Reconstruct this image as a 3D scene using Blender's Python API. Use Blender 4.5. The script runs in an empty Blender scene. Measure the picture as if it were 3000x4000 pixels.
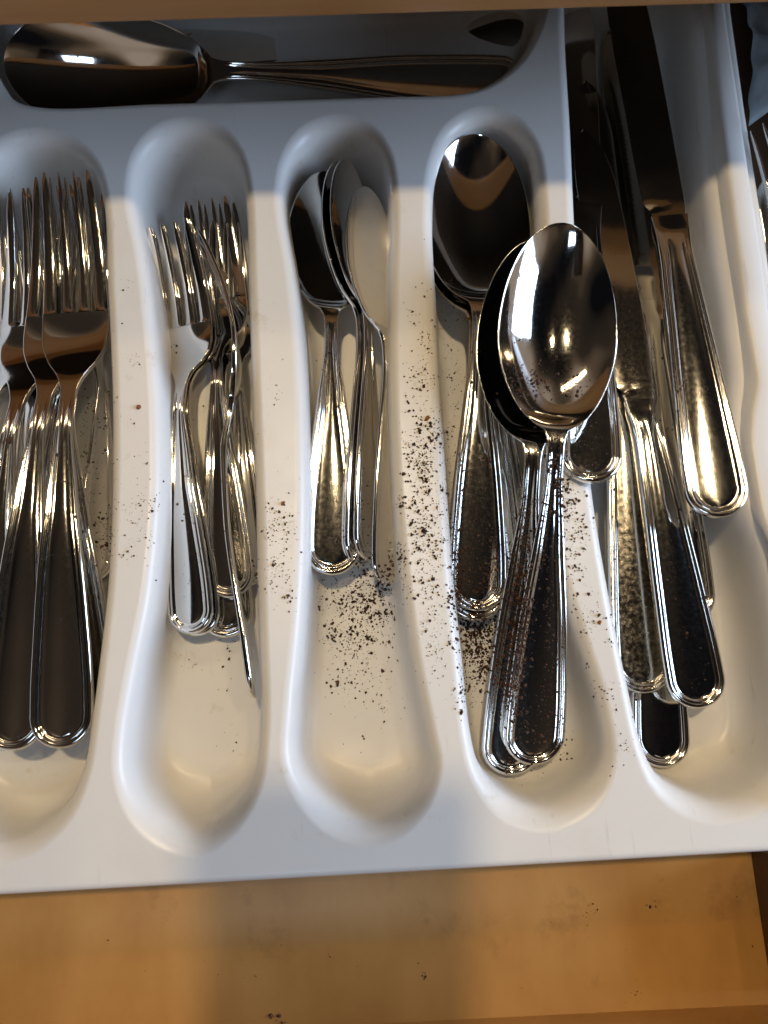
import bpy, bmesh, math, random
from mathutils import Vector, Matrix, geometry
import numpy as np
random.seed(7)
SC = bpy.context.scene
COL = SC.collection
U = 0.001                                   # lengths below are in millimetres

# ------------------------------------------------------------------ camera
CAM = Vector((5.981, -52.748, 244.636))
ROT = (Matrix.Rotation(-0.053689, 3, 'Z') @ Matrix.Rotation(-0.009446, 3, 'Y') @ Matrix.Rotation(0.213141, 3, 'X'))
FPX = 2770.0                                # focal length in pixels of a 3000 x 4000 frame
cd = bpy.data.cameras.new('camera')
cd.sensor_fit = 'VERTICAL'; cd.sensor_height = 36.0; cd.lens = 36.0 * FPX / 4000.0
cd.clip_start = 0.005; cd.clip_end = 50
cd.dof.use_dof = True; cd.dof.focus_distance = 0.262; cd.dof.aperture_fstop = 10.0
cam = bpy.data.objects.new('camera', cd); COL.objects.link(cam)
cam.matrix_world = Matrix.Translation(CAM * U) @ ROT.to_4x4()
SC.camera = cam

# ------------------------------------------------------------------ world: a dim warm kitchen
W = bpy.data.worlds.new('World'); SC.world = W; W.use_nodes = True
nt = W.node_tree; nt.nodes.clear()
out = nt.nodes.new('ShaderNodeOutputWorld'); bg = nt.nodes.new('ShaderNodeBackground')
tc = nt.nodes.new('ShaderNodeTexCoord'); nz = nt.nodes.new('ShaderNodeTexNoise'); cr = nt.nodes.new('ShaderNodeValToRGB')
nz.inputs['Scale'].default_value = 1.5; nz.inputs['Detail'].default_value = 0.6; nz.inputs['Roughness'].default_value = 0.5
el = cr.color_ramp.elements
el[0].position = 0.36; el[0].color = (0.004, 0.004, 0.005, 1)
el[1].position = 0.66; el[1].color = (0.32, 0.26, 0.21, 1)
e = el.new(0.50); e.color = (0.032, 0.024, 0.018, 1)
e = el.new(0.56); e.color = (0.10, 0.07, 0.046, 1)
wm = nt.nodes.new('ShaderNodeMapping'); wm.inputs['Location'].default_value = (8.1, 0.4, -3.3)
nt.links.new(tc.outputs['Generated'], wm.inputs['Vector']); nt.links.new(wm.outputs['Vector'], nz.inputs['Vector']); nt.links.new(nz.outputs['Fac'], cr.inputs['Fac'])
nt.links.new(cr.outputs['Color'], bg.inputs['Color']); bg.inputs['Strength'].default_value = 1.0
nt.links.new(bg.outputs['Background'], out.inputs['Surface'])

# ------------------------------------------------------------------ lamps
def area(name, loc, target, sx, sy, power, col, spread=180):
    l = bpy.data.lights.new(name, 'AREA'); l.shape = 'RECTANGLE'; l.size = sx * U; l.size_y = sy * U
    l.energy = power; l.color = col; l.spread = math.radians(spread)
    o = bpy.data.objects.new(name, l); COL.objects.link(o)
    o.location = Vector(loc) * U
    o.rotation_euler = (Vector(target) - Vector(loc)).to_track_quat('-Z', 'Y').to_euler()
    return o
def bulb(name, loc, power, col, r):
    l = bpy.data.lights.new(name, 'POINT'); l.energy = power; l.color = col; l.shadow_soft_size = r * U
    o = bpy.data.objects.new(name, l); COL.objects.link(o); o.location = Vector(loc) * U
    return o
WARM = (1.0, 0.76, 0.45)
bulb('ceiling_bulb', (-30, 345, 1490), 40, WARM, 40)
bulb('ceiling_bulb', (530, 345, 1480), 9, WARM, 40)
area('worktop_strip_lamp', (-60, 640, 760), (0, 0, 0), 520, 40, 1.2, (1.0, 0.74, 0.44))
for i, (dx, dz) in enumerate(((-1, 0), (1, 0), (-1, 1), (1, 1))):      # four panes of the kitchen window
    area('window_pane', (1500, -60 + dx * 205, 440 + dz * 420), (0, 0, 0), 380, 390, 7.8, (0.56, 0.73, 1.0))
for dx in (-1, 1):                                                     # added cool panels for the serving spoon's highlight and blue fill
    area('highlight_panel', (-100 + dx * 90, -700, 960), (-60, 150, 0), 160, 200, 0.8, (0.62, 0.78, 1.0))
SC.view_settings.view_transform = 'Standard'; SC.view_settings.look = 'None'
SC.view_settings.gamma = 1; SC.view_settings.exposure = -0.15
SC.render.engine = 'CYCLES'

# ------------------------------------------------------------------ helpers
def at(px, py, z=0.0):                      # a point of the place, in mm, at height z
    d = ROT @ Vector(((px - 1500) / FPX, (2000 - py) / FPX, -1.0))
    return CAM + d * ((z - CAM.z) / d.z)
def tag(o, label=None, cat=None, group=None, kind=None):
    if label: o['label'] = label
    if cat: o['category'] = cat
    if group: o['group'] = group
    if kind: o['kind'] = kind
    return o
def mesh_obj(name, verts, faces, mat, parent=None, smooth=True, merge=None):
    me = bpy.data.meshes.new(name)
    me.from_pydata([tuple(Vector(v) * U) for v in verts], [], faces)
    if merge is not None:
        bm = bmesh.new(); bm.from_mesh(me)
        bmesh.ops.remove_doubles(bm, verts=bm.verts, dist=merge * U)
        bmesh.ops.recalc_face_normals(bm, faces=bm.faces)
        bm.to_mesh(me); bm.free()
    me.polygons.foreach_set('use_smooth', [smooth] * len(me.polygons))
    me.materials.append(mat); me.update()
    o = bpy.data.objects.new(name, me); COL.objects.link(o)
    if parent: o.parent = parent
    return o
def box_obj(name, lo, hi, mat, bevel=1.0, parent=None, rotz=0.0):
    c = (Vector(lo) + Vector(hi)) / 2; h = (Vector(hi) - Vector(lo)) / 2
    bm = bmesh.new(); bmesh.ops.create_cube(bm, size=2)
    for v in bm.verts: v.co = Vector((v.co.x * h.x, v.co.y * h.y, v.co.z * h.z)) * U
    bmesh.ops.bevel(bm, geom=list(bm.edges), offset=bevel * U, segments=3, affect='EDGES', profile=0.5)
    me = bpy.data.meshes.new(name); bm.to_mesh(me); bm.free(); me.materials.append(mat)
    me.polygons.foreach_set('use_smooth', [True] * len(me.polygons))
    o = bpy.data.objects.new(name, me); COL.objects.link(o); o.location = c * U; o.rotation_euler.z = rotz
    me.set_sharp_from_angle(angle=math.radians(50))
    if parent: o.parent = parent
    return o
def smooth01(a, b, x): t = min(1, max(0, (x - a) / (b - a))); return t * t * (3 - 2 * t)
def interp(pts, x):                         # smooth monotone-ish interpolation through (x, y) pairs
    if x <= pts[0][0]: return pts[0][1]
    if x >= pts[-1][0]: return pts[-1][1]
    n = len(pts)
    for i in range(n - 1):
        x0, y0 = pts[i]; x1, y1 = pts[i + 1]
        if x <= x1:
            def sl(k):
                if k == 0: return (pts[1][1] - pts[0][1]) / (pts[1][0] - pts[0][0])
                if k == n - 1: return (pts[-1][1] - pts[-2][1]) / (pts[-1][0] - pts[-2][0])
                a = (pts[k][1] - pts[k-1][1]) / (pts[k][0] - pts[k-1][0]); b = (pts[k+1][1] - pts[k][1]) / (pts[k+1][0] - pts[k][0])
                return 0 if a * b <= 0 else 2 * a * b / (a + b)
            h = x1 - x0; t = (x - x0) / h
            return ((2*t**3 - 3*t*t + 1) * y0 + (t**3 - 2*t*t + t) * h * sl(i) + (-2*t**3 + 3*t*t) * y1 + (t**3 - t*t) * h * sl(i + 1))

# ------------------------------------------------------------------ materials
def mat(name):
    m = bpy.data.materials.new(name); m.use_nodes = True
    n = m.node_tree.nodes; return m, n, m.node_tree.links, n['Principled BSDF']
def noise(n, l, scale, detail=3, rough=0.55, vec=None, stretch=None):
    t = n.new('ShaderNodeTexCoord'); x = n.new('ShaderNodeTexNoise')
    x.inputs['Scale'].default_value = scale; x.inputs['Detail'].default_value = detail; x.inputs['Roughness'].default_value = rough
    src = t.outputs['Object']
    if stretch:
        mp = n.new('ShaderNodeMapping'); mp.inputs['Scale'].default_value = stretch; l.new(src, mp.inputs['Vector']); src = mp.outputs['Vector']
    l.new(src, x.inputs['Vector']); return x
def ramp(n, l, fac, stops):
    r = n.new('ShaderNodeValToRGB'); e = r.color_ramp.elements
    e[0].position, e[0].color = stops[0][0], (*stops[0][1], 1); e[1].position, e[1].color = stops[-1][0], (*stops[-1][1], 1)
    for p, c in stops[1:-1]: q = e.new(p); q.color = (*c, 1)
    l.new(fac, r.inputs['Fac']); return r
def bump(n, l, b, h, strength, dist):
    x = n.new('ShaderNodeBump'); x.inputs['Strength'].default_value = strength; x.inputs['Distance'].default_value = dist
    l.new(h, x.inputs['Height']); l.new(x.outputs['Normal'], b.inputs['Normal'])
def g(v): return (v, v, v)
def m_steel(name, r0, r1, col=(0.80, 0.775, 0.73), scratch=0.05, stain=0.0):
    m, n, l, b = mat(name)
    b.inputs['Metallic'].default_value = 1.0
    a = noise(n, l, 700, 3); rr = ramp(n, l, a.outputs['Fac'], [(0.35, g(r0)), (0.75, g(r1))]); l.new(rr.outputs['Color'], b.inputs['Roughness'])
    c = noise(n, l, 45, 4); d = tuple(v * (0.93 - stain) for v in col)
    cc = ramp(n, l, c.outputs['Fac'], [(0.35, d), (0.6, col)]); l.new(cc.outputs['Color'], b.inputs['Base Color'])
    s = noise(n, l, 2600, 2, 0.5, stretch=(1.0, 0.2, 1.0)); bump(n, l, b, s.outputs['Fac'], scratch, 0.00012)
    return m
M_STEEL = m_steel('polished_steel', 0.05, 0.09, scratch=0.014)
M_HANDLE = m_steel('worn_steel_handle', 0.08, 0.12, scratch=0.015, stain=0.0)
M_BLADE = m_steel('brushed_blade_steel', 0.08, 0.13, col=(0.70, 0.66, 0.60), scratch=0.008)
M_OLD = m_steel('stained_steel_handle', 0.12, 0.30, col=(0.74, 0.70, 0.62), scratch=0.06, stain=0.25)

m, n, l, b = mat('white_plastic'); M_TRAY = m
a = noise(n, l, 22, 5); c = ramp(n, l, a.outputs['Fac'], [(0.22, (0.70, 0.67, 0.62)), (0.42, (0.755, 0.735, 0.70)), (0.75, (0.77, 0.755, 0.725))])
l.new(c.outputs['Color'], b.inputs['Base Color'])
sc = noise(n, l, 260, 5, 0.6, stretch=(1.0, 0.10, 1.0)); sr = ramp(n, l, sc.outputs['Fac'], [(0.27, g(0.80)), (0.36, g(1.0))])
st = noise(n, l, 55, 6, 0.7); ss_ = ramp(n, l, st.outputs['Fac'], [(0.27, (0.80, 0.72, 0.58)), (0.37, (1, 1, 1))])
src = c.outputs['Color']
for extra in (sr, ss_):
    mx = n.new('ShaderNodeMix'); mx.data_type = 'RGBA'; mx.blend_type = 'MULTIPLY'; mx.inputs[0].default_value = 0.7
    l.new(src, mx.inputs[6]); l.new(extra.outputs['Color'], mx.inputs[7]); src = mx.outputs[2]
l.new(src, b.inputs['Base Color'])
a2 = noise(n, l, 70, 4); r = ramp(n, l, a2.outputs['Fac'], [(0.3, g(0.30)), (0.75, g(0.42))]); l.new(r.outputs['Color'], b.inputs['Roughness'])
b.inputs['IOR'].default_value = 1.45; b.inputs['Subsurface Weight'].default_value = 0.08; b.inputs['Subsurface Radius'].default_value = (0.004, 0.003, 0.002)
b.inputs['Subsurface Scale'].default_value = 0.5
a3 = noise(n, l, 900, 2); bump(n, l, b, a3.outputs['Fac'], 0.06, 0.0003)

def m_wood(name, cols, stretch, rough=0.42, spots=True):
    m, n, l, b = mat(name)
    a = noise(n, l, 26, 6, 0.62, stretch=stretch)
    c = ramp(n, l, a.outputs['Fac'], [(0.28, cols[0]), (0.5, cols[1]), (0.72, cols[2])])
    src = c.outputs['Color']
    if spots:
        s = noise(n, l, 38, 6, 0.7); sr = ramp(n, l, s.outputs['Fac'], [(0.26, g(0.6)), (0.42, g(1.0))])
        mx = n.new('ShaderNodeMix'); mx.data_type = 'RGBA'; mx.blend_type = 'MULTIPLY'; mx.inputs[0].default_value = 0.8
        l.new(src, mx.inputs[6]); l.new(sr.outputs['Color'], mx.inputs[7]); src = mx.outputs[2]
    l.new(src, b.inputs['Base Color']); b.inputs['Roughness'].default_value = rough
    bump(n, l, b, a.outputs['Fac'], 0.12, 0.0006)
    return m
M_BOTTOM = m_wood('varnished_board', [(0.40, 0.195, 0.055), (0.47, 0.25, 0.075), (0.54, 0.30, 0.10)], (1, 0.5, 1))
M_BOARD2 = m_wood('reddish_board', [(0.17, 0.075, 0.022), (0.20, 0.092, 0.028), (0.23, 0.11, 0.035)], (3, 0.4, 1))
M_RAIL = m_wood('oak_rail', [(0.33, 0.155, 0.05), (0.42, 0.21, 0.07), (0.50, 0.26, 0.09)], (0.15, 2.5, 2.5), 0.45, False)
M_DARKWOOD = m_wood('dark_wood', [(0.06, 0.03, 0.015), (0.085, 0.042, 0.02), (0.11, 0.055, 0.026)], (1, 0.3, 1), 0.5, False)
def m_plain(name, col, rough, metal=0.0):
    m, n, l, b = mat(name); a = noise(n, l, 120, 4)
    c = ramp(n, l, a.outputs['Fac'], [(0.3, tuple(v * 0.75 for v in col)), (0.7, col)]); l.new(c.outputs['Color'], b.inputs['Base Color'])
    b.inputs['Roughness'].default_value = rough; b.inputs['Metallic'].default_value = metal; return m
m, n, l, b = mat('coffee_grounds'); M_COFFEE = m
a = noise(n, l, 900, 2); c = ramp(n, l, a.outputs['Fac'], [(0.38, (0.018, 0.008, 0.005)), (0.55, (0.05, 0.02, 0.009)), (0.68, (0.17, 0.07, 0.022))])
l.new(c.outputs['Color'], b.inputs['Base Color']); b.inputs['Roughness'].default_value = 0.7
M_FLAKE = m_plain('amber_crumb', (0.30, 0.11, 0.025), 0.6)
M_FLAKE2 = m_plain('dark_crumb', (0.07, 0.03, 0.014), 0.7)
M_PHONE = m_plain('black_glass', (0.012, 0.012, 0.013), 0.25)
M_VOID = m_wood('shaded_cabinet_void', [(0.012, 0.008, 0.006), (0.018, 0.012, 0.008), (0.024, 0.016, 0.011)], (1, 0.3, 1), 0.6, False)  # near-black colour stands in for the unlit inside of the cabinet
M_BAG = m_plain('blue_grey_plastic', (0.46, 0.55, 0.62), 0.38)

# ------------------------------------------------------------------ drawer and worktop (setting)
FLOOR = -28.0; BOT = -31.0
yaw = 0.0
zb = BOT
fr = [at(1050, 4000, zb), at(3000, 3905, zb)]
ang = math.atan2(fr[1].y - fr[0].y, fr[1].x - fr[0].x)
Yf = (fr[0].y + fr[1].y) / 2
o = box_obj('drawer_bottom', (-330, Yf - 30, BOT - 9), (215, 420, BOT), M_BOTTOM, 0.5); tag(o, kind='structure')
o = box_obj('drawer_front', (-330, Yf - 24, BOT - 12), (230, Yf, 24), M_BOTTOM, 1.2, rotz=0.0); tag(o, kind='structure')
o.rotation_euler.z = ang
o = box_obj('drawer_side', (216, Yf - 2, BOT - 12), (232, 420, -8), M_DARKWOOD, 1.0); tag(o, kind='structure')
o = box_obj('drawer_corner_block', (at(2940, 3390, BOT).x, Yf + 1.5, BOT + 0.01), (215, -124, 6), M_DARKWOOD, 1.2); tag(o, kind='structure')  # plain dark block in the front right corner
o = box_obj('gap_shade_board', (172, -118, BOT + 0.01), (215.5, 420, -24), M_DARKWOOD, 1.0); tag(o, kind='structure')  # dark board added to stand in for the shade beside the tray
# worktop rail above the open drawer
ZE = 63.0
e0, e1 = at(0, 108, ZE), at(3000, 18, ZE)
ang2 = math.atan2(e1.y - e0.y, e1.x - e0.x); emid = (e0 + e1) / 2
nrm = Vector((-math.sin(ang2), math.cos(ang2), 0))
for nm, d0, d1, h0, h1, m_ in (('worktop_rail', 0, 14, 0, 36, M_RAIL), ('cabinet_carcass', 14.1, 330, 2, 30, M_VOID)):
    o = box_obj(nm, (-420, d0, ZE + h0), (420, d1, ZE + h1), m_, 1.6); tag(o, kind='structure'); o.rotation_euler.z = ang2
    o.location = (Vector((emid.x, emid.y, ZE + (h0 + h1) / 2)) + nrm * ((d0 + d1) / 2)) * U

# ------------------------------------------------------------------ cutlery tray
def closed_curve(pts, n):
    P = [Vector((p[0], p[1])) for p in pts]; k = len(P); dense = []
    for i in range(k):
        p0, p1, p2, p3 = P[i-1], P[i], P[(i+1) % k], P[(i+2) % k]
        d01 = max((p1-p0).length, 1e-6)**.5; d12 = max((p2-p1).length, 1e-6)**.5; d23 = max((p3-p2).length, 1e-6)**.5
        for j in range(24):
            t = j / 24
            m1 = (p1-p0)/d01 - (p2-p0)/(d01+d12) + (p2-p1)/d12; m2 = (p2-p1)/d12 - (p3-p1)/(d12+d23) + (p3-p2)/d23
            m1 = m1*d12; m2 = m2*d12
            dense.append((2*t**3-3*t*t+1)*p1 + (t**3-2*t*t+t)*m1 + (-2*t**3+3*t*t)*p2 + (t**3-t*t)*m2)
    L = [0.0]
    for i in range(len(dense)): L.append(L[-1] + (dense[(i+1) % len(dense)] - dense[i]).length)
    res = []; j = 0
    for i in range(n):
        s = L[-1] * i / n
        while L[j+1] < s: j += 1
        t = (s - L[j]) / max(L[j+1] - L[j], 1e-9); res.append(dense[j].lerp(dense[(j+1) % len(dense)], t))
    area2 = sum(res[i].x*res[(i+1) % n].y - res[(i+1) % n].x*res[i].y for i in range(n))
    if area2 < 0: res.reverse()
    return res
def px2(pts): return [at(x, y, 0.0) for x, y in pts]
POCKETS = [
 [(165,505),(300,545),(385,640),(425,780),(440,1100),(458,1500),(460,1900),(445,2250),(412,2560),(378,2830),(345,3030),(265,3210),(110,3340),(-60,3375),(-230,3300),(-310,3120),(-320,2900),(-260,2400),(-200,1900),(-170,1300),(-130,800),(-80,640),(20,530)],
 [(720,462),(860,490),(945,590),(984,750),(998,1100),(1012,1500),(1026,1900),(1038,2400),(1047,2850),(1015,3080),(910,3255),(765,3338),(615,3300),(505,3190),(450,3030),(455,2860),(500,2600),(560,2300),(592,1950),(592,1600),(570,1300),(535,1000),(492,770),(520,600),(600,500)],
 [(1310,452),(1440,480),(1520,580),(1553,750),(1552,1100),(1552,1500),(1568,1900),(1598,2250),(1640,2560),(1698,2850),(1722,2990),(1672,3150),(1560,3265),(1425,3298),(1280,3250),(1170,3135),(1108,2975),(1115,2760),(1145,2450),(1163,2150),(1166,1800),(1152,1400),(1122,1080),(1078,770),(1105,610),(1180,500)],
 [(1870,422),(2010,450),(2100,560),(2135,750),(2138,1100),(2140,1500),(2158,1900),(2220,2240),(2300,2500),(2372,2740),(2404,2960),(2350,3125),(2240,3215),(2110,3245),(1960,3195),(1850,3050),(1805,2870),(1775,2600),(1735,2200),(1702,1700),(1675,1200),(1658,830),(1675,640),(1745,490)],
 [(2430,-200),(2640,-190),(2720,-60),(2745,150),(2768,400),(2792,700),(2841,1041),(2880,1290),(2898,1457),(2886,1620),(2890,1760),(2924,1956),(2987,2081),(3045,2300),(3085,2600),(3110,2900),(3075,3070),(2970,3170),(2820,3214),(2676,3182),(2555,3085),(2490,2941),(2429,2683),(2347,2276),(2286,1883),(2248,1400),(2224,900),(2207,500),(2186,50),(2200,-120)],
 [(150,427),(600,414),(1100,399),(1500,386),(1800,374),(1910,343),(2040,245),(2112,120),(2138,0),(2120,-140),(2000,-190),(1200,-170),(400,-140),(30,-130),(-70,-60),(-100,100),(-70,270),(20,390)],
]
PROFILE = [(-1.3, 0), (-0.95, 0), (-0.2, -0.12), (0.8, -0.5), (1.7, -1.2), (2.4, -2.2), (2.95, -3.5), (3.35, -5.2), (3.7, -9), (4.1, -15), (4.5, -20), (5.2, -23.2), (6.3, -25.6), (7.8, -27.2), (9.8, FLOOR)]
tray = bpy.data.objects.new('cutlery_tray', None); COL.objects.link(tray)
tray.location = Vector((0, 20, BOT)) * U
tag(tray, 'white plastic cutlery tray with rounded pockets lying in the open drawer', 'cutlery tray')
NP = 150
curves = [closed_curve(px2(p), NP) for p in POCKETS]
def normals2(cv):
    norm = []
    for i in range(NP):
        t = (cv[(i+1) % NP] - cv[i-1]).normalized(); norm.append(Vector((-t.y, t.x)))
    for _ in range(4): norm = [((norm[i-1] + norm[i]*2 + norm[(i+1) % NP])).normalized() for i in range(NP)]
    return norm
top_edges = [[p + n_ * PROFILE[0][0] for p, n_ in zip(cv, normals2(cv))] for cv in curves]
V = []; F = []
def ring_add(pts): 
    s = len(V); V.extend(pts); return s
for ci, cv in enumerate(curves):
    norm = normals2(cv)
    prev = None
    for d, z in PROFILE:
        ring = []
        for i in range(NP):
            k = 1.0 + ((1.0 if norm[i].y > 0 else 0.5) if ci < 5 else 0.2) * smooth01(0.1, 0.9, abs(norm[i].y)) * min(1, max(0, d) / 4)
            p = cv[i] + norm[i] * (d * k); ring.append((p.x, p.y, z))
        s = ring_add(ring)
        if prev is not None:
            for i in range(NP): F.append((prev + i, prev + (i+1) % NP, s + (i+1) % NP, s + i))
        prev = s
    F.append(tuple(range(prev, prev + NP)))
# flat top sheet between the pockets
outer_px = [(-420, 3515), (0, 3492), (750, 3450), (1500, 3408), (2250, 3365), (2900, 3328)]
RIM_OUT = [(2838,45),(2892,434),(2965,904),(3035,1400),(3105,2000),(3165,2700),(3205,3180)]
front = [at(x, y - 26, 0) for x, y in outer_px]
right = [at(x, y, 0) for x, y in reversed(RIM_OUT)]
top_r = at(2815, -215, 0); top_l = Vector((front[0].x, top_r.y + 6, 0))
corner = [at(3080, 3292, 0), at(3165, 3255, 0)]
outer = [Vector((p.x, p.y)) for p in front + corner + right + [top_r, top_l]]
def densify(pl, step):
    r = []
    for i in range(len(pl)):
        a, c = pl[i], pl[(i+1) % len(pl)]; k = max(1, int((c - a).length / step))
        r += [a.lerp(c, j / k) for j in range(k)]
    return r
outer = densify(outer, 12.0); NO = len(outer)
allp = list(outer); edges = [(i, (i+1) % NO) for i in range(NO)]
for cv in top_edges:
    s = len(allp); allp += cv; edges += [(s + i, s + (i+1) % NP) for i in range(NP)]
vo, eo, fo, *_ = geometry.delaunay_2d_cdt([Vector((p.x, p.y)) for p in allp], edges, [], 0, 1e-4)
def inside(p, poly):
    c = False; n_ = len(poly)
    for i in range(n_):
        a, q = poly[i], poly[i-1]
        if (a.y > p.y) != (q.y > p.y) and p.x < (q.x - a.x) * (p.y - a.y) / (q.y - a.y) + a.x: c = not c
    return c
keep = []
for f in fo:
    c = sum((vo[i] for i in f), Vector((0, 0))) / len(f)
    if inside(c, outer) and not any(inside(c, cv) for cv in top_edges): keep.append(f)
fo = keep
s = len(V); V.extend([(p.x, p.y, 0.0) for p in vo]); F.extend([tuple(s + i for i in f) for f in fo])
# rounded outer skirt
tn = []
for i in range(NO):
    t = (outer[(i+1) % NO] - outer[i-1]).normalized(); tn.append(Vector((t.y, -t.x)))
ar = sum(outer[i].x*outer[(i+1) % NO].y - outer[(i+1) % NO].x*outer[i].y for i in range(NO))
if ar < 0: tn = [-t for t in tn]
prev = None
for d, z in [(0, 0), (0.4, 0), (1.2, -0.25), (2.0, -0.8), (2.5, -1.7), (2.8, -3.0), (3.3, -16), (3.8, BOT + 0.05), (2.4, BOT + 0.05), (1.9, -16), (1.5, -4)]:
    st = ring_add([(outer[i].x + tn[i].x*d, outer[i].y + tn[i].y*d, z) for i in range(NO)])
    if prev is not None:
        for i in range(NO): F.append((prev + i, st + i, st + (i+1) % NO, prev + (i+1) % NO))
    prev = st
body = mesh_obj('tray_body', [Vector(v) - Vector((0, 20, BOT)) for v in V], F, M_TRAY, tray, True, merge=0.02)
# raised right-hand rim
A_IN = [(2760,-180),(2784,104),(2812,380),(2841,614),(2883,937),(2924,1249),(2961,1457),(2940,1623),(2940,1760),(2976,1977),(3040,2180),(3085,2450),(3120,2900),(3130,3150)]
B_IN = [(2718,-180),(2745,104),(2767,380),(2786,614),(2828,937),(2876,1249),(2901,1457),(2890,1623),(2892,1760),(2928,1977),(2996,2130),(3058,2400),(3098,2900),(3108,3150)]
O_UT = [(2812,-180),(2845,104),(2886,380),(2920,614),(2970,937),(3014,1249),(3044,1457),(3062,1623),(3078,1760),(3102,1977),(3122,2180),(3143,2450),(3182,2900),(3200,3150)]
def line_smooth(pts, z, n=90):
    P = [at(x, y, z) for x, y in pts]; ys = [(i, p) for i, p in enumerate(P)]; r = []
    for k in range(n):
        t = k / (n - 1) * (len(P) - 1)
        r.append(Vector((interp([(i, p.x) for i, p in ys], t), interp([(i, p.y) for i, p in ys], t), z)))
    return r
LB = line_smooth(B_IN, 0); LA = line_smooth(A_IN, 6.0); LO = line_smooth(O_UT, 6.0)
V2 = []; F2 = []; NR = 9
for k in range(90):
    a_, b_, o_ = LA[k], LB[k], LO[k]
    V2 += [Vector((b_.x + 1.0, b_.y, -3)), Vector((b_.x + 0.2, b_.y, -0.6)), Vector((b_.x + 0.6, b_.y, 0.4)), a_ + Vector((-0.9, 0, -0.9)), a_ + Vector((0.3, 0, -0.15)), a_ + Vector((1.6, 0, 0.1)),
           o_ + Vector((-1.6, 0, 0.1)), o_ + Vector((-0.3, 0, -0.6)), Vector((o_.x + 0.4, o_.y, -6))]
    if k:
        for j in range(NR - 1): F2.append(((k-1)*NR + j, (k-1)*NR + j + 1, k*NR + j + 1, k*NR + j))
F2 += [tuple(range(NR)), tuple(reversed(range(89*NR, 90*NR)))]
rim = mesh_obj('raised_rim', [v - Vector((0, 20, BOT)) for v in V2], F2, M_TRAY, tray, True, merge=0.001)

# ------------------------------------------------------------------ cutlery shapes
ND = 10; NM = 9; NT = 2 * ND + NM
DK = [0, 0.30, 0.95, 1.65, 2.0, 2.3, 2.7, 3.1, 3.5, 4.0]
HK = [-0.75, -0.12, 0.28, 0.10, -0.30, 0.05, 0.12, -0.30, -0.52, -0.60]
UE = [1, .985, .955, .91, .86, .80, .73, .65, .56, .47]
class Shape:
    """rows run from the handle end up to the head; every row has NT columns on the top and on the back"""
    def __init__(s): s.top = []; s.bot = []; s.split = None
    def row(s, xs, y, ztop, zbot):
        ys = y if isinstance(y, list) else [y] * NT
        s.top.append([Vector((x, yy, z)) for x, yy, z in zip(xs, ys, ztop)]); s.bot.append([Vector((x, yy, z)) for x, yy, z in zip(xs, ys, zbot)])
def columns(w, beta):
    k = min(1.0, w / 6.0)
    left = [-(w - DK[i] * k) * (1 - beta) - w * UE[i] * beta for i in range(ND)]
    mid = [left[-1] + (-2 * left[-1]) * (j + 1) / (NM + 1) for j in range(NM)]
    return left + mid + [-x for x in reversed(left)], k
def heights(w, beta, amp, xs, thick):
    top = []; bot = []
    inner = abs(xs[ND - 1]) + 1e-6
    for i, x in enumerate(xs):
        e = min(i, NT - 1 - i)
        if e < ND: h = HK[e] * amp * (1 - beta) + beta * (-0.25 if e == 0 else -0.03 if e == 1 else 0)
        else: h = (HK[-1] * amp + 0.30 * amp * (1 - (x / inner) ** 2)) * (1 - beta)
        top.append(h); bot.append(-thick * (0.62 if e == 0 else 0.9 if e == 1 else 1.0))
    return top, bot
def utensil(L, ws, zs, beta_f, amp_f, dish_f, thick_f, s_end, s_split, tip_round, nrows=64, capf=0.96):
    """ws / zs: half width and height against distance from the handle end; the head ends at s_end"""
    sh = Shape(); wE = ws[0][1]; sE = wE * capf
    for j in range(13):                                         # rounded handle end
        th = math.pi / 2 * j / 12
        xs0, k = columns(wE, 0); xs = []; ys = []
        for i, x in enumerate(xs0):
            e = min(i, NT - 1 - i)
            r = abs(xs0[e]) if e < ND else abs(xs0[ND - 1])
            y = sE - r * capf * math.cos(th)
            xs.append((abs(x) if e < ND else abs(x)) * math.sin(th) * (1 if x > 0 else -1) if e < ND else x * math.sin(th)); ys.append(y)
        t, bb = heights(wE, 0, amp_f(0), xs0, thick_f(0)); z0 = interp(zs, 0)
        inner = abs(xs0[ND-1]) * max(math.sin(th), 1e-3)
        zz = [interp(zs, max(0, y)) for y in ys]
        sh.row(xs, ys, [z + h for z, h in zip(zz, t)], [z + h for z, h in zip(zz, bb)])
    ss = []
    for i in range(1, nrows + 1):
        q = i / nrows
        if tip_round: q = q / 0.70 * 0.84 if q < 0.70 else 0.84 + 0.16 * math.sin((q - 0.70) / 0.30 * math.pi / 2)
        ss.append(sE + (s_end - sE) * q)
    for s_ in ss:
        w = max(interp(ws, s_), 0.02) if not tip_round else max(tip_round(s_), 0.02)
        be = beta_f(s_); xs, k = columns(w, be); t, bb = heights(w, be, amp_f(s_), xs, thick_f(s_)); z0 = interp(zs, s_)
        D = dish_f(s_); dz = [-(D * (1 - min(1, abs(x) / w) ** 2.05)) for x in xs]
        sh.row(xs, s_, [z0 + h + d for h, d in zip(t, dz)], [z0 + h + d for h, d in zip(bb, dz)])
        if sh.split is None and s_ >= s_split: sh.split = len(sh.top) - 1
    return sh
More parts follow.
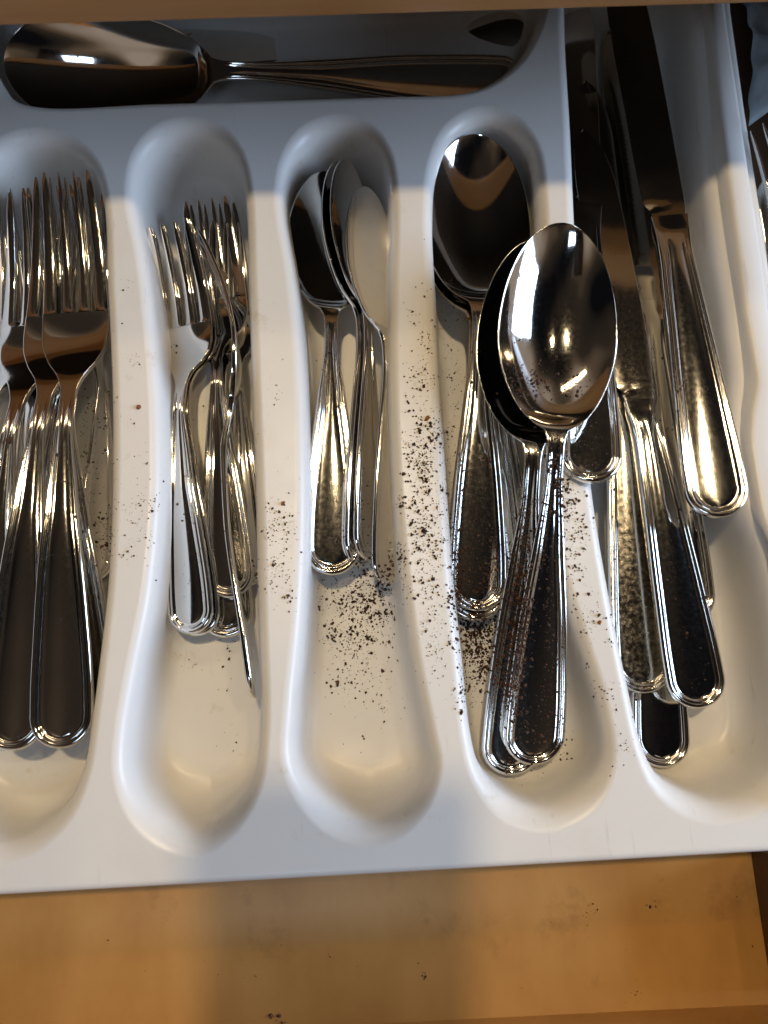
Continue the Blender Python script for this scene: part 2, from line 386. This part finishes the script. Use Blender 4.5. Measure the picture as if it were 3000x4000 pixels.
def skin(sh, yoff, cap_tip):
    """one closed surface; returns vertices, (row, face) list and smooth vertex normals"""
    R = len(sh.top); verts = []
    for r in range(R): verts += sh.top[r] + sh.bot[r]
    verts = [v - Vector((0, yoff, 0)) for v in verts]
    fs = []
    for r in range(R - 1):
        a = r * 2 * NT; c = (r + 1) * 2 * NT
        for j in range(NT - 1):
            fs.append((r, (a + j, a + j + 1, c + j + 1, c + j))); fs.append((r, (a + NT + j + 1, a + NT + j, c + NT + j, c + NT + j + 1)))
        fs.append((r, (a + NT, a, c, c + NT))); fs.append((r, (a + NT - 1, a + 2*NT - 1, c + 2*NT - 1, c + NT - 1)))
    # smooth normals of the merged surface
    key = {}; idx = []
    for v in verts:
        k = (round(v.x, 3), round(v.y, 3), round(v.z, 3)); idx.append(key.setdefault(k, len(key)))
    N = np.zeros((len(key), 3)); P = np.array([tuple(v) for v in verts]); I = np.array(idx)
    for r, f in fs:
        n_ = np.cross(P[f[2]] - P[f[0]], P[f[3]] - P[f[1]]); 
        for q in f: N[I[q]] += n_
    N /= np.maximum(np.linalg.norm(N, axis=1, keepdims=True), 1e-9)
    if cap_tip:
        c = (R - 1) * 2 * NT
        for j in range(NT - 1): fs.append((R - 2, (c + j, c + j + 1, c + NT + j + 1, c + NT + j)))
    return verts, fs, N[I]
def part_mesh(name, verts, fs, normals, mat):
    used = sorted({q for f in fs for q in f}); mp = {q: i for i, q in enumerate(used)}
    faces = []
    for f in fs:
        g_ = []
        for q in f:
            if not g_ or (verts[q] - verts[g_[-1]]).length > 1e-4: g_.append(q)
        if len(g_) > 1 and (verts[g_[0]] - verts[g_[-1]]).length < 1e-4: g_.pop()
        if len(g_) >= 3: faces.append(tuple(mp[q] for q in g_))
    me = bpy.data.meshes.new(name); me.from_pydata([tuple(verts[q] * U) for q in used], [], faces)
    me.polygons.foreach_set('use_smooth', [True] * len(me.polygons)); me.materials.append(mat); me.update()
    me.normals_split_custom_set_from_vertices([tuple(normals[q]) for q in used])
    return me
def tree(parts):                            # [(name, mesh, [(sub name, mesh), ...]), ...]
    return parts

def make_spoon(L, k, hw=9.3, bowl_w=22.0, bowl_depth=10.0, hmat=None, wide=0.45):
    bl = 0.375 * L; s0 = L - bl                               # bowl starts at s0
    nk = 2.9 * k
    hws = [(0, hw*k), (hw*k*1.2, hw*k), (0.22*L, hw*k*0.86), (0.40*L, hw*k*0.52), (0.52*L, nk*1.06), (0.575*L, nk), (0.61*L, nk*1.35)]
    zs = [(0, 3.0*k), (0.10*L, 5.0*k), (0.32*L, 9.5*k), (0.50*L, 13.0*k), (0.58*L, 14.0*k), (0.66*L, 11.6*k), (0.80*L, 10.2*k), (L, 11.5*k)]
    def width(s):
        if s <= 0.575*L: return interp(hws, s)
        q = (s - s0) / bl                                      # 0 at the heel, 1 at the tip
        if q <= -0.05: b_ = 0
        else:
            qq = min(1, max(0, (q + 0.05) / 1.05)); b_ = bowl_w * k * (math.sin(math.pi * qq ** 0.86)) ** 0.62 if qq < 1 else 0
            c = wide  # widest place
            u = (qq - c) / (c if qq < c else 1 - c)
            b_ = bowl_w * k * math.sqrt(max(0, 1 - abs(u) ** (1.75 if u < 0 else 2.05)))
        heel = nk * (1 + 0.9 * smooth01(0.575*L, s0 + 0.06*bl, s)) if q < 0.35 else 0
        return max(b_, heel) if q > 0.12 else (b_ ** 4 + heel ** 4) ** 0.25
    def dish(s):
        q = (s - s0) / bl
        return 0 if q <= 0.0 else bowl_depth * k * (max(0, 1 - abs((q - 0.47) / 0.53) ** 2.2)) ** 0.9
    sh = utensil(L, hws, zs, lambda s: smooth01(0.54*L, 0.63*L, s), lambda s: 1 - smooth01(0.50*L, 0.60*L, s), dish,
                 lambda s: k * (2.3 - 1.0 * smooth01(0.55*L, 0.7*L, s)), L, 0.60*L, width, 84)
    v, fs, N = skin(sh, L / 2, True)
    H = part_mesh('spoon_handle', v, [f for r, f in fs if r < sh.split], N, hmat or M_HANDLE); B = part_mesh('spoon_bowl', v, [f for r, f in fs if r >= sh.split], N, M_STEEL)
    return dict(L=L, zt=11.5*k, ze=3.0*k, parts=[('bowl', B, []), ('handle', H, [])])

def make_fork(L, k, hw=8.9, head=13.0, hmat=None):
    sr = 0.752 * L; nk = 2.8 * k
    hws = [(0, hw*k), (hw*k*1.2, hw*k), (0.22*L, hw*k*0.84), (0.40*L, hw*k*0.52), (0.53*L, nk*1.05), (0.585*L, nk), (0.62*L, nk*1.7), (0.655*L, head*k*0.74), (0.69*L, head*k*0.95), (0.725*L, head*k), (sr, head*k)]
    zs = [(0, 5.5*k), (0.12*L, 7.0*k), (0.36*L, 10.5*k), (0.50*L, 10.0*k), (0.60*L, 5.6*k), (0.68*L, 1.8*k), (0.74*L, 0.9*k), (0.82*L, 2.4*k), (0.92*L, 7.4*k), (L, 13.0*k)]
    def wf(s): return interp(hws, s)
    th = lambda s: k * (2.4 - 0.5 * smooth01(0.6*L, 0.75*L, s))
    sh = utensil(L, hws, zs, lambda s: smooth01(0.53*L, 0.64*L, s), lambda s: 1 - smooth01(0.49*L, 0.60*L, s), lambda s: 0.9*k*smooth01(0.62*L, 0.7*L, s)*(1-smooth01(0.7*L, 0.752*L, s)), th, sr, 0.60*L, wf, 76)
    v, fs, N = skin(sh, L / 2, True)
    H = part_mesh('fork_handle', v, [f for r, f in fs if r < sh.split], N, hmat or M_HANDLE); Hd = part_mesh('fork_head', v, [f for r, f in fs if r >= sh.split], N, M_STEEL)
    tines = []; wq = 2 * head * k / 4; sl = 1.4 * k; T = 1.9 * k
    for i in range(4):
        vs = []; fc = []; rows = 22
        xl0 = -head*k + i*wq; xr0 = xl0 + wq
        for r in range(rows):
            q = r / (rows - 1)
            q = q if r > 6 else (r / 6) ** 2 * (6 / (rows - 1))
            s = sr - 0.02 + (L - sr) * q; a = min(1, (s - sr + 0.02) / sl)
            slot = sl * math.sqrt(max(0, 1 - (1 - a) ** 2)) + 0.8 * k * q
            xl = xl0 + (slot if i > 0 else 0); xr = xr0 - (slot if i < 3 else 0)
            conv = 1 - 0.10 * q ** 1.5
            c = (xl + xr) / 2; hwid = (xr - xl) / 2 * (1 - 0.36 * q - 0.45 * max(0, (q - 0.86) / 0.14) ** 2)
            if i == 0: c += (1.5 * q) * k
            if i == 3: c -= (1.5 * q) * k
            c *= conv; z = interp(zs, s); tt = T * (1 - 0.25 * q - 0.45 * max(0, (q - 0.86) / 0.14) ** 2); bv = min(0.42 * k, hwid * 0.4)
            y = s - L / 2
            vs += [Vector(p) for p in ((c - hwid, y, z - tt*0.3), (c - hwid + bv*0.4, y, z - tt*0.08), (c - hwid + bv, y, z), (c + hwid - bv, y, z), (c + hwid - bv*0.4, y, z - tt*0.08), (c + hwid, y, z - tt*0.3), (c + hwid, y, z - tt*0.75), (c + hwid - bv, y, z - tt), (c - hwid + bv, y, z - tt), (c - hwid, y, z - tt*0.75))]
            if r:
                for j in range(10): fc.append(((r-1)*10 + j, (r-1)*10 + (j+1) % 10, r*10 + (j+1) % 10, r*10 + j))
        fc += [tuple(reversed(range(10))), tuple(range((rows-1)*10, rows*10))]
        me = bpy.data.meshes.new('fork_tine'); me.from_pydata([tuple(p * U) for p in vs], [], fc)
        me.polygons.foreach_set('use_smooth', [True] * len(me.polygons)); me.materials.append(M_STEEL); me.update(); me.set_sharp_from_angle(angle=math.radians(60))
        tines.append(('tine', me))
    return dict(L=L, zt=13.0*k, ze=5.5*k, parts=[('head', Hd, tines), ('handle', H, [])])

def make_knife(L, k=1.0, hmat=None):
    sb = 0.49 * L                                              # bolster
    hws = [(0, 11.0*k), (13*k, 11.0*k), (0.35*sb, 9.8*k), (0.70*sb, 7.5*k), (0.90*sb, 6.3*k), (0.965*sb, 6.6*k), (sb, 7.0*k)]
    zs = [(0, 3.4*k), (0.9*sb, 5.2*k), (sb, 5.2*k)]
    th = lambda s: k * (3.4 + 1.9 * smooth01(0.2*sb, 0.9*sb, s) - 2.6 * smooth01(0.95*sb, sb, s))
    sh = utensil(L, hws, zs, lambda s: smooth01(0.90*sb, 0.97*sb, s), lambda s: 1 - smooth01(0.84*sb, 0.94*sb, s), lambda s: -0.9*k*(1-smooth01(0.93*sb, sb, s))*smooth01(0.1*sb, 0.7*sb, s), th, sb, 9e9, None, 50)
    # the handle's centre bulges a little
    v, fs, N = skin(sh, L / 2, True)
    H = part_mesh('knife_handle', v, [f for r, f in fs], N, hmat or M_HANDLE)
    vs = []; fc = []; rows = 120; zc = 3.5 * k
    for r in range(rows):
        q = r / (rows - 1); q = q * 0.8 + 0.2 * math.sin(q * math.pi / 2)
        s = sb - 2.0 + (L - sb + 2.0) * q
        # spine on the right, cutting edge on the left, rounded tip
        xr = interp([(0, 6.2), (0.05, 7.0), (0.5, 7.4), (0.78, 6.9), (0.90, 4.8), (0.97, 1.4), (1, -2.4)], q) * k
        xl = -interp([(0, 6.2), (0.045, 6.8), (0.07, 8.6), (0.4, 9.6), (0.75, 10.0), (0.9, 8.6), (0.97, 6.0), (1, 2.6)], q) * k
        if 0.30 < q < 0.93: xl += 0.22 * k * (r % 2)
        t = 1.1 * k * (1 - 0.4 * q); y = s - L / 2
        te = t if q < 0.045 else 0.16
        we = min(5.0 * k, (xr - xl) * 0.5)
        for (x, z) in ((xl, te), (xl + we * 0.45, te + (t - te) * 0.55), (xl + we, t), ((xl + we + xr) / 2, t), (xr - 0.4*k, t), (xr, t * 0.5), (xr, -t * 0.5), (xr - 0.4*k, -t), (xl + we, -t), (xl, -te)):
            vs.append(Vector((x, y, zc + z)))
        if r:
            for j in range(10): fc.append(((r-1)*10 + j, (r-1)*10 + (j+1) % 10, r*10 + (j+1) % 10, r*10 + j))
    fc += [tuple(reversed(range(10))), tuple(range((rows-1)*10, rows*10))]
    me = bpy.data.meshes.new('knife_blade'); me.from_pydata([tuple(p * U) for p in vs], [], fc)
    me.polygons.foreach_set('use_smooth', [True] * len(me.polygons)); me.materials.append(M_BLADE); me.update(); me.set_sharp_from_angle(angle=math.radians(35))
    return dict(L=L, zt=3.5*k, ze=3.4*k, parts=[('blade', me, []), ('handle', H, [])])

SPOON = make_spoon(196, 1.0, hw=11.0); TEA = make_spoon(166, 0.86, hw=11.9, bowl_w=19.5, bowl_depth=8.6); SERVE = make_spoon(235, 1.22, hw=9.5, bowl_w=19.5, bowl_depth=9.5, wide=0.58)
FORK = make_fork(218, 1.0, hw=10.9); DFORK = make_fork(164, 0.80, hw=11.6, head=15.6); KNIFE = make_knife(243); KNIFE_OLD = make_knife(243, 1.0, M_OLD)

def place(kind, name, tip, end, zt, ze, roll, label, cat, group, scale=True):
    """tip and end: where the head tip and the handle end are; zt, ze: the height of the lowest line there"""
    a = at(*tip, zt); c = at(*end, ze); r = math.radians(roll)
    for _ in range(4):
        y = (a - c); D = y.length; y.normalize()
        x = y.cross(Vector((0, 0, 1))).normalized(); z = x.cross(y)
        x2 = x * math.cos(r) + z * math.sin(r); z2 = x2.cross(y)
        a = at(*tip, zt + z2.z * kind['zt']) - z2 * kind['zt']; c = at(*end, ze + z2.z * kind['ze']) - z2 * kind['ze']
    M = Matrix((x2, y, z2)).transposed().to_4x4(); M.translation = (a + c) / 2 * U
    s = min(1.08, max(0.90, D / kind['L'])) if scale else 1.0
    root = bpy.data.objects.new(name, None); COL.objects.link(root)
    root.matrix_world = M @ Matrix.Scale(s, 4)
    for pn, me, subs in kind['parts']:
        p = bpy.data.objects.new(pn, me); COL.objects.link(p); p.parent = root
        for sn, sm in subs:
            q = bpy.data.objects.new(sn, sm); COL.objects.link(q); q.parent = p
    tag(root, label, cat, group)
    return root

# --- dinner forks, leftmost pocket
gF = 'dinner forks piled in one pocket'
place(FORK, 'dinner_fork', (255, 668), (237, 2925), -10, -10, 0, 'topmost dinner fork of the pile, whose handle end lies over the others', 'fork', gF)
place(FORK, 'dinner_fork', (222, 690), (38, 2935), -13.5, -13, 0, 'dinner fork nested right under the topmost one, its handle angled away from it', 'fork', gF)
place(FORK, 'dinner_fork', (110, 745), (-75, 2900), -17, -16, 3, 'dinner fork in the pile farthest from the dessert forks, handle cut off by the frame', 'fork', gF)
place(FORK, 'dinner_fork', (10, 735), (-190, 2880), -21, -19, 3, 'dinner fork at the far pocket wall, only its tines and neck in view', 'fork', gF)
place(FORK, 'dinner_fork', (190, 725), (345, 2860), -21, -20, -4, 'dinner fork low in the pile whose handle slants towards the dessert forks pocket', 'fork', gF)
place(FORK, 'dinner_fork', (60, 760), (150, 2880), -27, -25, 4, 'dinner fork at the bottom of the pile, mostly hidden by the others', 'fork', gF)
place(FORK, 'dinner_fork', (320, 735), (60, 2790), -27, -24, 0, 'dinner fork low in the pile with dark tines showing past the topmost fork', 'fork', gF)
place(DFORK, 'dessert_fork', (432, 960), (372, 2150), -21, -20, -60, 'fork standing on its edge against the pocket wall beside the dinner fork pile', 'fork', None)
# --- dessert forks
gD = 'dessert forks in the second pocket'
place(DFORK, 'dessert_fork', (652, 868), (745, 2478), -16, -19, 15, 'topmost dessert fork, tilted, with its tines spread over the others', 'fork', gD)
place(DFORK, 'dessert_fork', (664, 876), (772, 2484), -19.2, -22, 14, 'dessert fork nested directly under the tilted topmost dessert fork', 'fork', gD)
place(DFORK, 'dessert_fork', (800, 775), (900, 2335), -23, -19, 4, 'dessert fork lying flat with a bright handle between the tilted fork and the upright one', 'fork', gD)
place(DFORK, 'dessert_fork', (830, 800), (885, 2490), -26.5, -25, 0, 'lowest dessert fork whose handle end peeks out under the flat one', 'fork', gD)
place(DFORK, 'dessert_fork', (785, 935), (985, 2735), -8, -10, 84, 'dessert fork standing on its edge, seen as a thin wavy line', 'fork', gD)
place(DFORK, 'dessert_fork', (905, 860), (960, 2290), -24, -24, -12, 'dessert fork at the pocket wall under the fork that stands on edge', 'fork', gD)
# --- teaspoons
gT = 'teaspoons nested in the third pocket'
place(TEA, 'teaspoon', (1280, 668), (1300, 2245), -25, -15, -10, 'teaspoon with its whole broad handle showing and a dark shaded bowl', 'spoon', gT)
place(TEA, 'teaspoon', (1345, 640), (1415, 2215), -15, -20, -58, 'teaspoon on its side nested against the broad showing handle', 'spoon', gT)
place(TEA, 'teaspoon', (1370, 632), (1448, 2190), -13.5, -19, -60, 'teaspoon on its side, middle one of the nested bowls', 'spoon', gT)
place(TEA, 'teaspoon', (1448, 732), (1530, 2285), -10, -18, -50, 'teaspoon with a pale bowl interior, leaning at the pocket wall by the coffee specks', 'spoon', gT)
# --- tablespoons
gS = 'tablespoons in the fourth pocket'
place(SPOON, 'tablespoon', (1862, 522), (1866, 2388), -16, -16, -3, 'tablespoon with a full bowl view lying in its pocket, handle crusted with coffee', 'spoon', gS)
place(SPOON, 'tablespoon', (1850, 560), (1858, 2425), -19.5, -19.5, -3, 'tablespoon nested second under the coffee-crusted spoon', 'spoon', gS)
place(SPOON, 'tablespoon', (1846, 585), (1950, 2330), -23, -22.5, -3, 'tablespoon nested third under the coffee-crusted spoon, handle askew', 'spoon', gS)
place(SPOON, 'tablespoon', (1842, 610), (1995, 2290), -26.5, -25, -3, 'lowest tablespoon under the coffee-crusted spoon, handle most askew', 'spoon', gS)
place(SPOON, 'tablespoon', (2205, 868), (2082, 2992), 12, -15, -4, 'big topmost tablespoon lying across the ridge, coffee grounds in its bowl', 'spoon', gS)
place(SPOON, 'tablespoon', (2118, 930), (1992, 3032), 4.5, -20, -4, 'tablespoon directly beneath the one that lies across the ridge', 'spoon', gS)
# --- knives
gK = 'table knives in the long right-hand pocket'
place(KNIFE, 'table_knife', (2300, 505), (2742, 2768), -10, -13, 0, 'table knife with the broad bare blade beside the big tablespoon', 'knife', gK)
place(KNIFE, 'table_knife', (2430, -150), (2822, 2020), -2, 1, 4, 'table knife on top of the pile, handle end nearest the raised rim', 'knife', gK)
place(KNIFE, 'table_knife', (2480, 760), (2590, 3002), -25, -24, 0, 'lowest table knife whose handle end reaches farthest down the pocket', 'knife', gK)
place(KNIFE_OLD, 'table_knife', (2310, 320), (2520, 2710), -18, -19, -3, 'table knife with a stained dull handle', 'knife', gK)
place(KNIFE, 'table_knife', (2255, -60), (2312, 1882), -25, 1, 0, 'table knife whose rounded handle end peeks out under the big tablespoon', 'knife', gK)
place(KNIFE, 'table_knife', (2420, 60), (2690, 2500), -19, -20, 0, 'table knife half hidden between the bare-bladed knife and the topmost one', 'knife', gK)
# --- serving pieces, pocket at the back
place(SERVE, 'serving_spoon', (12, 258), (2050, 330), -16, -20, 31, 'large serving spoon with a shiny oval bowl in the shaded back pocket', 'spoon', None)
place(SERVE, 'serving_spoon', (2230, 110), (830, 190), -22, -22, 180, 'dark serving spoon in the shaded back pocket, behind the shiny one', 'spoon', None)
place(DFORK, 'serving_fork', (705, 170), (-500, 150), -26, -26, 0, 'fork under the shiny serving spoon with only its dark tines showing', 'fork', None)
# --- things in the gap beside the tray
gG = 'loose cutlery beside the tray'
place(FORK, 'loose_fork', (2955, 575), (3180, 2350), -3, -18, 62, 'loose fork beside the raised rim, its bright tip showing', 'fork', None)
place(KNIFE, 'loose_knife', (3010, 760), (3340, 2700), -14, -20, 70, 'loose knife beside the raised rim, partly behind the loose fork', 'knife', None)

# plastic bag tucked behind, beside the tray
Vb = []; Fb = []; nx, ny = 22, 30
random.seed(3)
for j in range(ny + 1):
    for i in range(nx + 1):
        u = i / nx; w_ = j / ny
        p = at(2842 + 420 * u, 560 - 700 * w_ - 70 * u, -20)
        z = -10 + 16 * u + 7 * math.sin(5 * u + 3.1 * w_) * math.sin(4 * w_ + 1) + 2.2 * math.sin(17 * u - 9 * w_) + 1.2 * math.sin(31 * w_ + 8 * u)
        Vb.append(Vector((p.x + 4, p.y, z)))
for j in range(ny):
    for i in range(nx): Fb.append((j*(nx+1) + i, j*(nx+1) + i + 1, (j+1)*(nx+1) + i + 1, (j+1)*(nx+1) + i))
bag = mesh_obj('plastic_bag', Vb, Fb, M_BAG)
sm = bag.modifiers.new('thickness', 'SOLIDIFY'); sm.thickness = 0.0006
tag(bag, 'crumpled blue-grey plastic bag behind the raised rim of the tray', 'bag')

# the phone that takes the picture shades the front of the tray
ph = box_obj('phone', (-38, -78, -4), (38, 78, 4), M_PHONE, 3.0)
ax = ROT @ Vector((0, 0, 1))
ph.matrix_world = Matrix.Translation((CAM + ax * 26 + ROT @ Vector((-22, -27, 0))) * U) @ ROT.to_4x4()
tag(ph, 'black phone held flat above the drawer', 'phone')

# ------------------------------------------------------------------ coffee grounds and crumbs
bpy.context.view_layer.update()
dg = bpy.context.evaluated_depsgraph_get()
def hit(px, py):
    d = (at(px, py, 0) - CAM).normalized()
    ok, loc, nr, idx, ob, mx = SC.ray_cast(dg, (CAM + d * 4) * U, d)
    if not ok: return None
    return loc / U, nr, ob
def chip(rng, V, F, p, nr, size):
    s = len(V); t = nr.orthogonal().normalized(); bq = nr.cross(t); a0 = rng.random() * 6.28; n_ = rng.choice((4, 5, 5, 6))
    h = size * rng.uniform(0.35, 0.7)
    for i in range(n_):
        a = a0 + 6.283 * i / n_ + rng.uniform(-.35, .35); r = size * rng.uniform(0.35, 1.0) * 0.5
        V.append(p + t * (r * math.cos(a)) + bq * (r * math.sin(a)) + nr * (h * rng.uniform(-0.02, 0.45)))
    V.append(p + nr * h + t * rng.uniform(-.2, .2) * size); V.append(p - nr * 0.02)
    for i in range(n_):
        j = (i + 1) % n_; F.append((s + i, s + j, s + n_)); F.append((s + j, s + i, s + n_ + 1))
def grounds(label, clusters, seed):
    rng = random.Random(seed); V = []; F = []
    for cx, cy, sx, sy, n_, big in clusters:
        clump = [(rng.gauss(cx, sx), rng.gauss(cy, sy)) for _ in range(max(2, n_ // 9))]
        for _ in range(int(n_ * 2.1)):
            if rng.random() < 0.55:
                q = rng.choice(clump); x = rng.gauss(q[0], 16); y = rng.gauss(q[1], 22)
            else: x = rng.gauss(cx, sx); y = rng.gauss(cy, sy)
            h = hit(x, y)
            if h is None or h[1].z < 0.3: continue
            size = min(2.0, 0.24 + rng.expovariate(1 / (0.44 * big)))
            chip(rng, V, F, h[0], h[1], size)
    o = mesh_obj('coffee_grounds', V, F, M_COFFEE, None, False)
    tag(o, label, 'coffee grounds', None, 'stuff'); return o
grounds('dark coffee grounds spilled on the ridge between the teaspoons and the tablespoons', [(1655, 1480, 40, 170, 90, .8), (1650, 1750, 38, 110, 190, 1.0), (1655, 1990, 42, 130, 210, 1.1), (1680, 2230, 36, 110, 90, .9), (1700, 2480, 34, 130, 50, .7), (1650, 1300, 45, 150, 20, .6)], 1)
grounds('dark coffee grounds spread over the pocket floor below the teaspoon handles', [(1400, 2360, 75, 70, 330, 1.1), (1480, 2330, 40, 70, 150, 1.15), (1390, 2520, 75, 70, 130, 1.0), (1370, 2660, 60, 60, 40, 1.0), (1380, 2800, 60, 90, 14, .9), (1420, 2480, 110, 170, 130, .5)], 2)
grounds('clumped coffee grounds on the pocket floor under the tablespoon handles', [(1870, 2470, 45, 45, 260, 1.4), (1880, 2560, 40, 60, 220, 1.3), (1850, 2690, 40, 60, 90, 1.0), (1770, 1750, 30, 260, 110, .8), (1780, 2330, 18, 60, 60, 1.2), (1750, 1400, 25, 120, 30, .7)], 3)
grounds('coffee grounds lodged on the coffee-crusted tablespoon handle', [(1870, 2260, 75, 80, 260, .9), (1850, 2000, 55, 140, 150, .8), (1790, 2240, 14, 70, 60, 1.2), (1840, 1700, 40, 150, 60, .7)], 4)
grounds('coffee grounds lying in the bowl of the big topmost tablespoon', [(2110, 1520, 80, 50, 130, 1.0), (2060, 1460, 40, 30, 30, 1.0), (1790, 1150, 60, 40, 14, .8), (2150, 1400, 90, 60, 14, .7)], 5)
grounds('coffee grounds along the handles of the two big tablespoons', [(2020, 2450, 18, 170, 330, 1.25), (1990, 2650, 20, 120, 190, 1.2), (2060, 2250, 16, 150, 150, 1.1), (2120, 2100, 14, 170, 60, .9), (2150, 2450, 14, 220, 90, .9), (2160, 2800, 30, 120, 70, .9), (2110, 2900, 60, 60, 40, .9), (2000, 2850, 20, 110, 50, .9)], 6)
grounds('coffee grounds on the ridge between the tablespoons and the knives', [(2180, 1870, 26, 90, 150, 1.1), (2220, 2050, 36, 80, 90, 1.0), (2240, 2250, 36, 90, 40, .8), (2300, 2480, 40, 120, 40, .6), (2420, 2900, 30, 120, 8, .7)], 7)
grounds('fine coffee grounds sprinkled over the knife handles', [(2350, 2050, 60, 260, 80, .8), (2600, 2200, 90, 300, 60, .7), (2300, 1750, 50, 90, 40, .8), (2500, 1300, 100, 260, 40, .7), (2720, 2600, 60, 120, 20, .7), (2450, 2500, 60, 180, 40, .7)], 8)
grounds('few coffee specks on the ridge between the dinner forks and the dessert forks', [(540, 1990, 40, 90, 40, .7), (520, 1600, 45, 200, 24, .6), (545, 2080, 40, 60, 24, .7), (490, 1300, 40, 200, 6, .6)], 9)
grounds('coffee specks on the pocket floor beside the dinner forks', [(370, 1850, 45, 190, 110, .8), (390, 2050, 40, 120, 50, .7), (340, 1650, 30, 90, 20, .7), (150, 2100, 110, 250, 60, .6)], 10)
grounds('coffee specks on the dessert forks and the pocket floor below them', [(830, 2560, 70, 60, 16, .8), (820, 2000, 90, 220, 70, .7), (760, 2250, 50, 120, 40, .5), (900, 2700, 50, 120, 8, .7), (980, 2100, 20, 160, 16, .7)], 11)
grounds('coffee specks on the ridge between the dessert forks and the teaspoons', [(1100, 2080, 40, 60, 46, .8), (1110, 2190, 40, 60, 40, .7), (1060, 2200, 12, 90, 20, .6), (1100, 1850, 40, 160, 12, .6)], 12)
grounds('coffee specks on the teaspoon handles', [(1420, 2020, 20, 110, 46, .8), (1330, 2000, 60, 160, 40, .6), (1550, 2190, 8, 34, 90, 1.1), (1300, 1500, 30, 200, 16, .6)], 13)
grounds('stray specks on the drawer bottom before the tray', [(1660, 3815, 6, 6, 4, 2.0), (2550, 3540, 8, 8, 2, 1.5), (2300, 3700, 500, 140, 16, .6), (900, 3750, 300, 120, 10, .6), (1070, 3985, 14, 8, 6, 1.6)], 14)
def crumb(px, py, size, m, label, seed):
    h = hit(px, py)
    if h is None: return
    rng = random.Random(seed); V = []; F = []
    t = h[1].orthogonal().normalized(); bq = h[1].cross(t); n_ = 9
    for lay, (sc, z) in enumerate(((1.0, 0.02), (0.85, 0.32), (0.4, 0.5))):
        for i in range(n_):
            a = 6.283 * i / n_; r = size * 0.5 * sc * (0.7 + 0.5 * random.Random(seed * 31 + i).random())
            V.append(h[0] + t * (r * math.cos(a)) + bq * (r * 0.7 * math.sin(a)) + h[1] * (z * size * rng.uniform(.6, 1.1)))
    for lay in range(2):
        for i in range(n_): F.append((lay*n_ + i, lay*n_ + (i+1) % n_, (lay+1)*n_ + (i+1) % n_, (lay+1)*n_ + i))
    F += [tuple(range(2*n_, 3*n_)), tuple(reversed(range(n_)))]
    tag(mesh_obj('crumb', V, F, m, None, False), label, 'crumb')
crumb(543, 990 + 600, 2.4, M_FLAKE, 'amber crumb on the ridge beside the dinner forks', 1)
crumb(35, 1720, 3.4, M_FLAKE2, 'dark brown crumb resting on the dinner fork handles', 2)
crumb(1105, 1967, 2.0, M_FLAKE, 'amber crumb on the ridge between the dessert forks and the teaspoons', 3)
crumb(1668, 1635, 2.4, M_FLAKE, 'amber crumb among the coffee on the ridge by the teaspoons', 4)
crumb(2342, 2432, 2.0, M_FLAKE, 'amber crumb on the ridge between the big tablespoons and the knives', 5)
